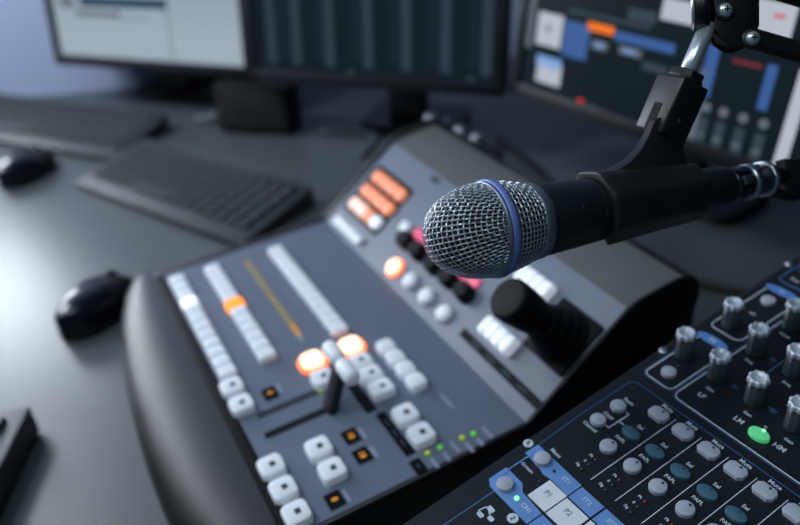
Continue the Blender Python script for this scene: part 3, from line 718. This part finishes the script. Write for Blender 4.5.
# blue tiles, white pads
def tile(name, poly, me_mat, txt=None, tu=0, tv=0, size=4.2, tm=None, hgt=0.0004):
    m = MB(); m.prism([(p[0]/1000, p[1]/1000) for p in poly], Z1, Z1+hgt, None, 0)
    if txt: m.text(txt, size/1000, tu/1000, tv/1000, Z1+hgt+0.00005, None, 1)
    return put(name, m.mesh(name, [me_mat, tm or M['print']]), con, MX)
tile('legend_tile', [(-28.4, -87), (-28.2, -76.6), (11.6, -77.6), (11.7, -89), (-3.7, -88.6), (-8.9, -89.6), (-13, -88.3)], M['tile_blue'], 'ST1', 3.2, -82)
tile('legend_tile', [(-26.9, -117.2), (-26.9, -103.3), (-11.7, -103.7), (-6.3, -107.8), (11.6, -108.9), (11.7, -120.2), (-22, -120.2)], M['tile_blue'], 'CH1', 3.4, -113.4)
for k in range(1, 8):
    u0, u1 = 12.6+19.4*(k-1), 30.6+19.4*(k-1)
    tile('legend_tile', rq(u0, u1, -89.2, -78.1), M['tile_blue'], 'ST%d' % (k+1), (u0+u1)/2, -83)
    tile('legend_tile', rq(u0, u1, -120.2, -109.0), M['tile_blue'], 'CH%d' % (k+1), (u0+u1)/2, -114)
    tile('write_on_pad', rq(u0+0.4, u1+0.2, -107, -90.6), M['pad_white'], 'P%d' % (k+1), (u0+u1)/2-1, -97, 5.0, M['pad_text'], 0.0008)
tile('write_on_pad', rq(-2.9, 12.0, -107, -89.6), M['pad_white'], 'P1', 4.0, -97, 5.0, M['pad_text'], 0.0008)
m = MB()
for q in polyline([(-0.0235, -0.112), (-0.0248, -0.100), (-0.0248, -0.084), (-0.0225, -0.081)], 0.0009) + polyline([(-0.0248, -0.0938), (-0.0225, -0.0938)], 0.0009):
    m.prism([(p.x, p.y) for p in q], Z1+0.0005, Z1+0.0007)
put('printed_bracket', m.mesh('printed_bracket', M['tile_blue']), con, MX)
# rubber buttons
def cap(poly, z, mats, ind=None):
    m = MB(); n = len(poly)
    cx = sum(p[0] for p in poly)/n; cy = sum(p[1] for p in poly)/n
    rings = [[m.bm.verts.new((cx+(p[0]-cx)*k, cy+(p[1]-cy)*k, zz)) for p in poly] for k, zz in ((1.0, 0), (1.0, z*0.7), (0.95, z*0.93), (0.86, z))]
    for A, B in zip(rings, rings[1:]):
        for k in range(n): m.bm.faces.new((A[k], A[(k+1) % n], B[(k+1) % n], B[k]))
    m.bm.faces.new(rings[-1])
    if ind: m.prism(ell(ind[0], ind[1], 0.0009, 0.0009, 10), z, z+0.0002, None, 1)
    bmesh.ops.recalc_face_normals(m.bm, faces=m.bm.faces)
    return m.mesh('button', mats)
octo = [(-6.6, -2.4), (-6.6, 2.4), (-4.2, 4.9), (4.2, 4.9), (6.6, 2.4), (6.6, -2.4), (4.2, -4.9), (-4.2, -4.9)]
mute = cap([(p[0]/1000, p[1]/1000) for p in reversed(octo)], 0.0030, [M['grey_btn'], M['legend']], (0.0012, 0.0028))
selb = cap(lens(0, 0, 0.0066, 0.0042), 0.0024, [M['teal_btn'], M['legend']], (0.0004, 0.0024))
pafl = cap(ell(0, 0, 0.0054, 0.0054), 0.0030, [M['grey_btn'], M['legend']], (0.0005, 0.0032))
rndb = cap(ell(0, 0, 0.0052, 0.0050), 0.0030, [M['grey_btn']])
fnb = cap(ell(0, 0, 0.0053, 0.0053), 0.0036, [M['grey_btn']])
grn = cap(lens(0, 0, 0.0068, 0.0046), 0.0030, [M['green_btn']])
def cb(me, u, v, lab=None, d=(1.9, -1.2)):
    o = put('button', me, con, mx(u+d[0], v+d[1], Z1))
    if lab: o['label'] = lab
    return o
for k in range(13):
    cb(mute, -0.2+19.15*k, -1.4, 'grey button with cut corners marked Mute', (2.5, -0.6))
    cb(selb, 0.4+19.2*k, -24.6, 'teal lens-shaped button marked Sel', (1.8, -2.0))
    cb(pafl, 0+19.6*k, -43.6, 'round grey button marked PAFL', (1.0, -1.4))
    for v, mm in ((-69, 'dark_led'), (-63.4, 'dark_led'), (-57.7, 'red_led')):
        if k == 0 and v == -69:
            LEDM = {}
            for nm in ('dark_led', 'red_led'):
                q = MB(); q.lathe([(0, 0.0010), (0.0006, 0.0010), (0.001, 0.0004)], n=10); LEDM[nm] = q.mesh('indicator_light', M[nm])
        put('indicator_light', LEDM[mm], con, mx(3+19.6*k, v, Z1))
cb(rndb, -20.8, -14.8); cb(rndb, -20.3, -33.2)
cb(fnb, -18.3, -111.8); cb(fnb, -18.8, -81.8)
cb(rndb, -21.2, 33); cb(rndb, -25.4, 143)
g = cb(grn, 49.2, 31.6, 'green lit lens-shaped button')
q = MB(); q.lathe([(0, 0.0011), (0.0006, 0.0011), (0.001, 0.0005)], n=12); put('lamp_spot', q.mesh('lamp_spot', M['green_spot']), g, mx(51.8, 33.8, Z1+0.0028))
q = MB(); q.lathe([(0, 0.0016), (0.0008, 0.0016), (0.0013, 0.0006)], n=12); gl = q.mesh('indicator_light', M['green_spot'])
put('indicator_light', gl, con, mx(-5.2, -113.4, Z1+0.0004))
put('indicator_light', LEDM['dark_led'], con, mx(-6.2, -94.9, Z1)); put('indicator_light', LEDM['dark_led'], con, mx(-6.3, -83.2, Z1+0.0004)); put('indicator_light', LEDM['dark_led'], con, mx(-19.9, 41.3, Z1))
q = MB(); q.lathe([(0, 0.0036), (0.0014, 0.0034), (0.0022, 0.0024)], n=16); scw = q.mesh('panel_screw', M['silver'])
for u, v in ((-38, 46), (-42.5, 191)): put('panel_screw', scw, con, mx(u+1.5, v, Z1))
# blue badges
for u, v, w in ((-22, 79.3, 25), (-24, 158.5, 27)):
    tile('blue_badge', [(p[0], p[1]) for p in lens(u, v, w/2, 4.2)], M['badge'], 'EQ' if v < 100 else 'IN', u, v, 4.0)
# knobs
def flut(k, r, tt): return r*(1+0.06*math.cos(k*9*2*PI/54))
km = MB(); km.lathe([(0, 0.0070), (0.0015, 0.0070), (0.0035, 0.0066), (0.0175, 0.0060)], (0, 0, 0), (0, 0, 1), 54, rad=lambda k, r, tt: r*(1+0.045*math.cos(k*9*2*PI/54)) if tt > 0.003 else r)
km = km.mesh('knob', M['knob'])
kc_ = MB(); kc_.lathe([(0.0155, 0.0059), (0.0165, 0.0067), (0.0190, 0.0066), (0.0200, 0.0060), (0.0200, 0.0048), (0.0188, 0.0038), (0.0184, 0.0010)], (0, 0, 0), (0, 0, 1), 54, rad=lambda k, r, tt: r*(1+0.085*math.cos(k*9*2*PI/54)) if r > 0.0055 else r)
kc_ = kc_.mesh('knob_cap', M['knob_cap'])
kp = [(-27.2, 55.6), (-27, 104), (-30, 196)]
for c in range(5):
    for r in range(3): kp.append((0.8+28.2*c, 55+39*r))
for u, v in kp:
    T = mx(u+2.6, v-2.3, Z1) @ Matrix.Rotation(random.uniform(0, 0.6), 4, 'Z') @ Matrix.Diagonal((0.96, 0.96, 1.08, 1))
    o = put('knob', km, con, T); put('knob_cap', kc_, o, T)['label'] = 'scalloped silver cap of the knob'

# ------------------------------------------------------------------ microphone
RC = V(-0.28062, 0.19164, 0.26237); RE = V(-0.27023, 0.35243, 0.24435)          # ring centre, tail end
MAX = (RC-RE).normalized()                                             # towards the tip
tol = CAMC - RC
bx = (tol - MAX*tol.dot(MAX)).normalized(); by = MAX.cross(bx)
MIC = frame(RC, bx, by, MAX)
mlen = (RE-RC).length
t = mic = thing('microphone', 'silver mesh handheld microphone with a blue ring, hanging over the switcher', 'microphone', RC, T=MIC)
RB, FL, EX = 0.0243, 0.0360, 2.3
def dome(z): return RB*(max(0.0, 1-(z/FL)**EX))**(1/2.1)
tab = []; zz = FL; pz, pr = FL, 0.0; acc = 0.0
N_ = 400
for k in range(N_+1):
    z = FL*math.cos(PI/2*k/N_)
    r = dome(z); acc += math.hypot(z-pz, r-pr) if k else 0; tab.append((acc, z, r)); pz, pr = z, r
ARC = acc
def at(rho):
    lo, hi = 0, N_
    while hi-lo > 1:
        md = (lo+hi)//2
        if tab[md][0] <= rho: lo = md
        else: hi = md
    a, c = tab[lo], tab[hi]; f = (rho-a[0])/max(1e-9, c[0]-a[0])
    z, r = a[1]+(c[1]-a[1])*f, a[2]+(c[2]-a[2])*f
    dz, dr = c[1]-a[1], c[2]-a[2]; L = math.hypot(dz, dr) or 1
    return z, r, dr/L, -dz/L         # normal in (z, r)
def surf(a, bb, off):
    rho = math.hypot(a, bb)
    z, r, nz, nr = at(min(rho, ARC)); ph = math.atan2(bb, a)
    r += nr*off; z += nz*off
    return V(r*math.cos(ph), r*math.sin(ph), z)
D_, AMP, WR = 0.00285, 0.00032, 0.00029
g = MB()
n = int(ARC/D_)
for fam in (0, 1):
    for i in range(-n, n+1):
        a = i*D_; lim = math.sqrt(max(0, (ARC-0.001)**2-a*a)); steps = int(lim/(D_/4)); pts = []
        for k in range(-steps, steps+1):
            bb = k*D_/4
            off = AMP*math.cos(PI*bb/D_)*(1 if (i+fam) % 2 else -1)
            pts.append(surf(a, bb, off) if fam == 0 else surf(bb, a, off))
        if len(pts) > 3: g.tube(pts, WR, 5, cap=False)
put('front_grille', g.mesh('front_grille', M['wire']), mic, MIC)
g = MB()
def rear(z): return 0.0243 - 0.0048*(max(0, -z)/0.024)**1.6
nm = 56; zs = [-0.0045-0.0024*k for k in range(8)]
for i in range(nm):
    ph = 2*PI*i/nm; pts = []
    for k in range(41):
        z = -0.003-0.0190*k/40; r = rear(z) + AMP*math.cos(PI*(z+0.0045)/0.0024)*(1 if i % 2 else -1)
        pts.append(V(r*math.cos(ph), r*math.sin(ph), z))
    g.tube(pts, WR, 5, cap=False)
for j, z in enumerate(zs):
    pts = []
    for k in range(nm*4):
        ph = 2*PI*k/(nm*4); r = rear(z) - AMP*math.cos(PI*k/4)*(1 if j % 2 == 0 else -1)*(-1)
        pts.append(V(r*math.cos(ph), r*math.sin(ph), z))
    g.tube(pts, WR, 5, closed=True)
put('rear_grille', g.mesh('rear_grille', M['wire']), mic, MIC)
f_ = MB(); pr_ = []
for k in range(0, 25):
    z = -0.0225+0.0225*k/24; pr_.append((z, rear(z)-0.0016))
for k in range(1, 30):
    z = FL*math.sin(PI/2*k/30); pr_.append((z-0.0014, max(0.0005, dome(z)-0.0015)))
f_.lathe(pr_, n=48); put('foam_liner', f_.mesh('foam_liner', M['foam']), mic, MIC)
r_ = MB(); r_.lathe([(-0.0032, 0.0236), (-0.0032, 0.0248), (-0.0026, 0.0254), (-0.0018, 0.0252), (0.0018, 0.0252), (0.0026, 0.0254), (0.0036, 0.0249), (0.0036, 0.0236)], n=72)
band = put('grille_ring', r_.mesh('grille_ring', M['ring_grey']), mic, MIC)
r_ = MB(); r_.lathe([(-0.0021, 0.0244), (-0.0020, 0.0255), (-0.0013, 0.0258), (0.0008, 0.0258), (0.0014, 0.0255), (0.0015, 0.0244)], n=72)
put('blue_band', r_.mesh('blue_band', M['ring_blue']), band, MIC)['label'] = 'blue anodised band of the grille ring'
r_ = MB(); r_.lathe([(-0.0212, 0.0170), (-0.0212, 0.0202), (-0.0225, 0.0206), (-0.0268, 0.0202), (-0.0276, 0.0192), (-0.0276, 0.0170)], n=56)
put('collar', r_.mesh('collar', M['ring_grey']), mic, MIC)
h_ = MB(); h_.lathe([(-0.0265, 0.0190), (-0.0285, 0.0195), (-0.050, 0.0183), (-0.075, 0.0165), (-0.100, 0.0143), (-mlen+0.012, 0.0124), (-mlen+0.003, 0.0121), (-mlen, 0.0112)], n=56)
hd = put('handle', h_.mesh('handle', M['mic_body']), mic, MIC)
# faint outlined plate on the handle, towards the lens side
def on_handle(z, ph, off):
    r = 0.0183 + (0.0165-0.0183)*((-z-0.050)/0.025) + off
    return V(r*math.cos(ph), r*math.sin(ph), z)
pts = []
for z, ph in [(-0.046, -0.26), (-0.059, -0.26), (-0.061, -0.18), (-0.061, 0.10), (-0.059, 0.18), (-0.046, 0.18)]: pts.append(on_handle(z, ph, 0.0))
p_ = MB(); p_.tube(spline(pts + [pts[0]], 6), 0.00022, 6); put('handle_seam', p_.mesh('handle_seam', M['mic_body']), hd, MIC)

# clip
def wz(px, py, z): return CAMC + (FW*760 + RT*(px-400) + DN*(py-262.5))*(z/760)
TA = V(-0.29507, 0.33287, 0.30667)      # top of the clip socket, where the rod enters
t = clip = thing('microphone_clip', 'matte black clip gripping the microphone handle below the chrome rod', 'microphone clip', TA)
HS = 1/1.0
c0 = -0.0640; c1 = -0.134                                   # along the microphone axis
# eight-sided holder, open underneath
b = MB()
def rin(z): return (0.0183 + (0.0143-0.0183)*((-z-0.050)/0.050) if z > -0.1 else 0.0143 + (0.0124-0.0143)*((-z-0.1)/0.049)) + 0.0004
secs = []
upv = (TA - (RC + MAX*(-0.085))); upv = (upv - MAX*upv.dot(MAX)).normalized()
cy_ = MAX.cross(upv)
CL = frame(RC, upv, cy_, MAX)
NA = 36; gap = 0.55
for z in (c0, c0-0.004, -0.085, -0.108, c1+0.004, c1):
    ri = rin(z); ro = ri + (0.0050 if abs(z-c0) > 0.001 and abs(z-c1) > 0.001 else 0.0044)
    row = []
    for k in range(NA+1):
        a = -PI+gap + (2*PI-2*gap)*k/NA
        fac = math.cos(PI/8)/math.cos(((a+PI/8) % (PI/4))-PI/8)
        row.append((V(ri*math.cos(a), ri*math.sin(a), z), V(ro*fac*1.03*math.cos(a), ro*fac*1.03*math.sin(a), z)))
    secs.append(row)
vs = [[(b.bm.verts.new(p), b.bm.verts.new(q)) for p, q in row] for row in secs]
for A, B in zip(vs, vs[1:]):
    for k in range(NA):
        b.bm.faces.new((A[k][1], A[k+1][1], B[k+1][1], B[k][1])); b.bm.faces.new((A[k][0], B[k][0], B[k+1][0], A[k+1][0]))
    b.bm.faces.new((A[0][0], A[0][1], B[0][1], B[0][0])); b.bm.faces.new((A[NA][1], A[NA][0], B[NA][0], B[NA][1]))
for R_, fl_ in ((vs[0], 1), (vs[-1], 0)):
    for k in range(NA): b.bm.faces.new((R_[k][0], R_[k+1][0], R_[k+1][1], R_[k][1]))
bmesh.ops.recalc_face_normals(b.bm, faces=b.bm.faces)
put('holder', b.mesh('holder', M['clip'], 0.0006, 2, 40), clip, CL)
# swept neck between holder and socket: a side profile in the plane of microphone and rod, with thickness
Zp = 0.4215
na = (MAX*-1); vpl = upv
wd_ = na.cross(vpl).normalized()
NK = frame(RC, na, vpl, wd_)                                # x: towards the tail, y: up from the axis
def nk(p):
    q = NK.inverted() @ p; return (q.x, q.y)
prof_n = [(0.066, 0.0164), (0.0715, 0.0187), (0.0805, 0.0205), (0.0905, 0.0242), (0.0986, 0.0299), (0.1048, 0.0369), (0.1096, 0.0442), (0.1243, 0.0472), (0.1342, 0.0405), (0.1307, 0.0319), (0.1273, 0.0254), (0.129, 0.0172), (0.1324, 0.0099)]
low = [(prof_n[-1][0], 0.0160), (prof_n[0][0], 0.0195)]
b = MB()
def nw(y): return 0.0055 - 0.0028*max(0, min(1, (y-0.019)/0.016))
poly = prof_n + low
A = [b.bm.verts.new(NK @ V(p[0], p[1], nw(p[1]))) for p in poly]; B = [b.bm.verts.new(NK @ V(p[0], p[1], -nw(p[1]))) for p in poly]
b.bm.faces.new(A); b.bm.faces.new(list(reversed(B)))
for k in range(len(A)): b.bm.faces.new((A[k], B[k], B[(k+1) % len(A)], A[(k+1) % len(A)]))
bmesh.ops.recalc_face_normals(b.bm, faces=b.bm.faces)
put('neck', b.mesh('neck', M['clip'], 0.0008, 2, 40), clip)

# rod axis and socket
RA = V(-0.29836, 0.34817, 0.33127)      # top of the chrome rod
axr = (RA-TA).normalized()
SB = TA - axr*0.0335                                       # bottom of the socket
sx_ = (FW.cross(axr)).normalized(); sy_ = axr.cross(sx_)
sx2 = (na - axr*na.dot(axr)).normalized(); sy2 = axr.cross(sx2)
SK = frame(SB, sx2, sy2, axr)
b = MB(); b.box((0, 0, 0.0165), (0.0215, 0.0215, 0.033)); put('socket', b.mesh('socket', M['clip'], 0.0016, 3), clip, SK)
b = MB()
for s_ in (-1, 1):
    b.box((s_*0.0107, 0, 0.008), (0.0006, 0.0058, 0.017))
put('hinge_slot', b.mesh('hinge_slot', M['black_soft']), clip, SK)
b = MB()
for s_ in (-1, 1): b.cyl((0, s_*0.0100, 0.010), (0, s_*0.0112, 0.010), 0.0026, None, 16)
put('hinge_pin', b.mesh('hinge_pin', M['black']), clip, SK)
b = MB(); b.lathe([(0, 0.0098), (0.0052, 0.0098), (0.0058, 0.0090)], (0, 0, 0.033), (0, 0, 1), 6)
b.lathe([(0, 0.0104), (0.0016, 0.0104)], (0, 0, 0.033), (0, 0, 1), 24)
put('hex_nut', b.mesh('hex_nut', M['black'], 0.0005), clip, SK)

# ------------------------------------------------------------------ boom arm
BF = frame(RA, RT, -DN, -FW)                # bracket: x to the right along the arm, y up
def bf(x, y, z=0.0): return BF @ V(x/1000, y/1000, z/1000)
ARMD = V(33.5, -7.0, -6.0).normalized()
a0 = V(16, -2, 0); a1 = a0 + ARMD*380; u0 = V(27, 26.5, 0); u1 = u0 + ARMD*366
end = BF @ (a1/1000)
t = boom = thing('boom_arm', 'black twin-bar boom arm with a screwed bracket and chrome rod', 'boom arm', (end.x, end.y, 0.0))
b = MB(); b.cyl(TA - axr*0.012, RA + axr*0.004, 0.00475, None, 28); put('chrome_rod', b.mesh('chrome_rod', M['chrome']), boom)
e0 = bf(-2, 12); dx = (RT*0.93 - FW*0.36).normalized()
b = MB(); b.lathe([(-0.0042, 0.0095), (-0.0036, 0.0115), (0.0036, 0.0115), (0.0042, 0.0095)], e0, dx, 36)
eye = put('rod_eye', b.mesh('rod_eye', M['arm']), boom)
b = MB(); b.lathe([(-0.0058, 0.0098), (-0.0058, 0.0112), (-0.0044, 0.0116), (-0.0043, 0.0098)], e0, dx, 36)
put('chrome_washer', b.mesh('chrome_washer', M['chrome']), eye)
plate = [(1, 34), (27, 34), (27, 1), (23.5, -9), (17, -11.5), (12, -11), (6, -7), (2.5, 0)]
b = MB(); b.prism([(p[0]/1000, p[1]/1000) for p in plate], 0.0045, 0.0065, BF); b.prism([(p[0]/1000, p[1]/1000) for p in plate], -0.0065, -0.0045, BF)
b.prism([(p[0]/1000*0.9+0.0015, p[1]/1000*0.9) for p in plate], -0.0045, 0.0045, BF)
br = put('bracket', b.mesh('bracket', M['arm'], 0.0006), boom)
for x, y in ((7.5, 8.5), (22.5, -7)):
    b = MB(); b.lathe([(0.0062, 0.0056), (0.0072, 0.0056), (0.0076, 0.0048)], bf(x, y), -FW, 28); w_ = put('screw_washer', b.mesh('screw_washer', M['black']), br)
    b = MB(); b.lathe([(0.0072, 0.0040), (0.0086, 0.0038), (0.0098, 0.0028), (0.0103, 0.0012)], bf(x, y), -FW, 24)
    b.box(bf(x, y, 10.2), (0.0036, 0.0007, 0.0006), BF.to_3x3(), 1); b.box(bf(x, y, 10.2), (0.0007, 0.0036, 0.0006), BF.to_3x3(), 1)
    put('screw', b.mesh('screw', [M['chrome'], M['black']]), br)
def bar(p, q, w):
    p, q = BF @ (p/1000), BF @ (q/1000); d = (q-p).normalized(); y = (-DN - d*(-DN).dot(d)).normalized(); z = d.cross(y)
    b = MB(); b.box((p+q)/2, ((q-p).length, w, 0.0085), frame((0, 0, 0), d, y, z).to_3x3()); return b
put('arm_bar', bar(a0, a1, 0.0092).mesh('arm_bar', M['arm'], 0.0008), boom)
put('arm_bar', bar(u0, u1, 0.0092).mesh('arm_bar', M['arm'], 0.0008), boom)
e_lo = BF @ (a1/1000); e_hi = BF @ (u1/1000)
b = MB(); b.cyl(e_lo - V(0, 0, 0.01), e_hi + V(0, 0, 0.01), 0.011, None, 20); put('elbow', b.mesh('elbow', M['arm'], 0.001), boom)
b = MB(); b.cyl((e_lo.x, e_lo.y, 0.012), (e_lo.x, e_lo.y, e_lo.z + 0.005), 0.012, None, 20); put('post', b.mesh('post', M['arm'], 0.001), boom)
b = MB(); b.lathe([(0.0005, 0.055), (0.010, 0.055), (0.014, 0.045)], (e_lo.x, e_lo.y, 0), (0, 0, 1), 32); put('post_base', b.mesh('post_base', M['arm']), boom)

# microphone cable with its metal plug
t = mcab = thing('microphone_cable', 'black microphone cable with a silver metal plug in the microphone tail', 'cable', RE)
PL = frame(RE, bx, by, -MAX)
b = MB(); b.lathe([(0.0006, 0.0102), (0.0020, 0.0106), (0.0185, 0.0106), (0.0190, 0.0100), (0.0192, 0.0098), (0.0320, 0.0098)], n=40)
plug = put('plug_shell', b.mesh('plug_shell', M['gunmetal']), mcab, PL)
b = MB(); b.lathe([(0.0146, 0.0102), (0.0146, 0.0109), (0.0196, 0.0109), (0.0200, 0.0102)], n=40); put('plug_ring', b.mesh('plug_ring', M['silver']), plug, PL)
b = MB(); b.lathe([(0.0296, 0.0102), (0.0298, 0.0110), (0.0335, 0.0108), (0.0350, 0.0090)], n=40, rad=lambda k, r, tt: r*(1+0.03*math.cos(k*10*2*PI/40))); put('plug_collar', b.mesh('plug_collar', M['silver']), plug, PL)
b = MB(); b.lathe([(0.0335, 0.0076), (0.040, 0.0060), (0.050, 0.0042)], n=24); put('strain_relief', b.mesh('strain_relief', M['black_soft']), mcab, PL)
lt = MB(); lp = Matrix.Rotation(0, 4, 'Z'); lt.box((0.0100, 0.0012, 0.0075), (0.0024, 0.0052, 0.0070)); put('latch', lt.mesh('latch', M['silver'], 0.0006), plug, PL)
cp = [PL @ V(0, 0, 0.040), PL @ V(0.0, 0, 0.052), PL @ V(-0.002, -0.004, 0.075), V(-0.235, 0.47, 0.225), V(-0.19, 0.57, 0.13), V(-0.155, 0.64, 0.05), V(-0.12, 0.70, 0.010), V(-0.06, 0.78, 0.0055), V(0.05, 0.88, 0.0055), V(0.2, 0.95, 0.0055)]
b = MB(); b.tube(spline(cp, 12), 0.0034, 12); put('cord', b.mesh('cord', M['cable']), mcab)
SF_ = frame(PL @ V(0, 0, 0.0560), RT, -DN, -FW)
st_ = [(-8, 9), (6, 8), (8, -12), (1, -17), (-9, -14.5), (-24, -8.5), (-24.5, -6), (-12, -9.5), (-6, -10.5)]
b = MB(); b.prism([(p[0]/1000, p[1]/1000) for p in st_], -0.006, 0.006, SF_)
tag(put('cable_strap', b.mesh('cable_strap', M['black_soft'], 0.0012)), 'black strap wrapped round the cable just behind the silver plug', 'strap')

# loose cables on the desk behind the switcher
def desk_cable(label, pts, r, mm):
    b = MB(); b.tube(spline(pts, 10), r, 10)
    return tag(put('cable', b.mesh('cable', M[mm], 0)), label, 'cable')
desk_cable('dark cable curving across the desk below the screen with the blue panels', [V(-0.86, 0.60, 0.0045), V(-0.74, 0.585, 0.0045), V(-0.62, 0.545, 0.0045), V(-0.50, 0.535, 0.0045), V(-0.40, 0.58, 0.0045), V(-0.33, 0.66, 0.0045)], 0.0045, 'cable')
desk_cable('grey cable bent on the desk between the box speaker and the four-knob box', [V(-1.045, 0.395, 0.004), V(-1.02, 0.43, 0.004), V(-0.985, 0.455, 0.004), V(-0.955, 0.44, 0.004), V(-0.925, 0.405, 0.004)], 0.004, 'grey_cable')
desk_cable('pale grey cable hanging beside the black box speaker', [V(-1.215, 0.245, 0.0045), V(-1.19, 0.265, 0.012), V(-1.165, 0.285, 0.026), V(-1.150, 0.295, 0.012), V(-1.135, 0.29, 0.0045)], 0.0045, 'grey_cable')


# ------------------------------------------------------------------ light
def area(name, loc, target, size, power, col, sy=None):
    ld = bpy.data.lights.new(name, 'AREA'); ld.energy = power; ld.color = col; ld.size = size
    if sy: ld.shape = 'RECTANGLE'; ld.size_y = sy
    lo = bpy.data.objects.new(name, ld); COL.objects.link(lo); lo.location = loc
    lo.rotation_euler = (V(*target)-V(*loc)).to_track_quat('-Z', 'Y').to_euler(); return lo
area('overhead_fill', (0.10, -0.35, 1.9), (-0.35, 0.2, 0), 0.7, 7.0, (0.72, 0.92, 1.0))  # unseen fill added overhead to lift the mixer and microphone
area('wall_fill', (-0.95, -0.75, 1.7), (-1.2, -0.1, 0.2), 0.4, 12.0, (0.84, 0.93, 1.0))  # unseen fill added for the left wall and desk
area('low_wall_fill', (-1.28, -0.42, 0.75), (-1.50, 0.0, 0.1), 0.2, 5.0, (0.86, 0.92, 1.0))  # low fill added out of view to brighten the wall by the monitor
w = bpy.data.worlds.new('world'); S.world = w; w.use_nodes = True
w.node_tree.nodes['Background'].inputs[0].default_value = (0.42, 0.74, 1.0, 1)
w.node_tree.nodes['Background'].inputs[1].default_value = 0.06
vs_ = S.view_settings; vs_.view_transform = 'Standard'; vs_.look = 'None'; vs_.gamma = 1.0; vs_.use_curve_mapping = False
vs_.exposure = 0.17
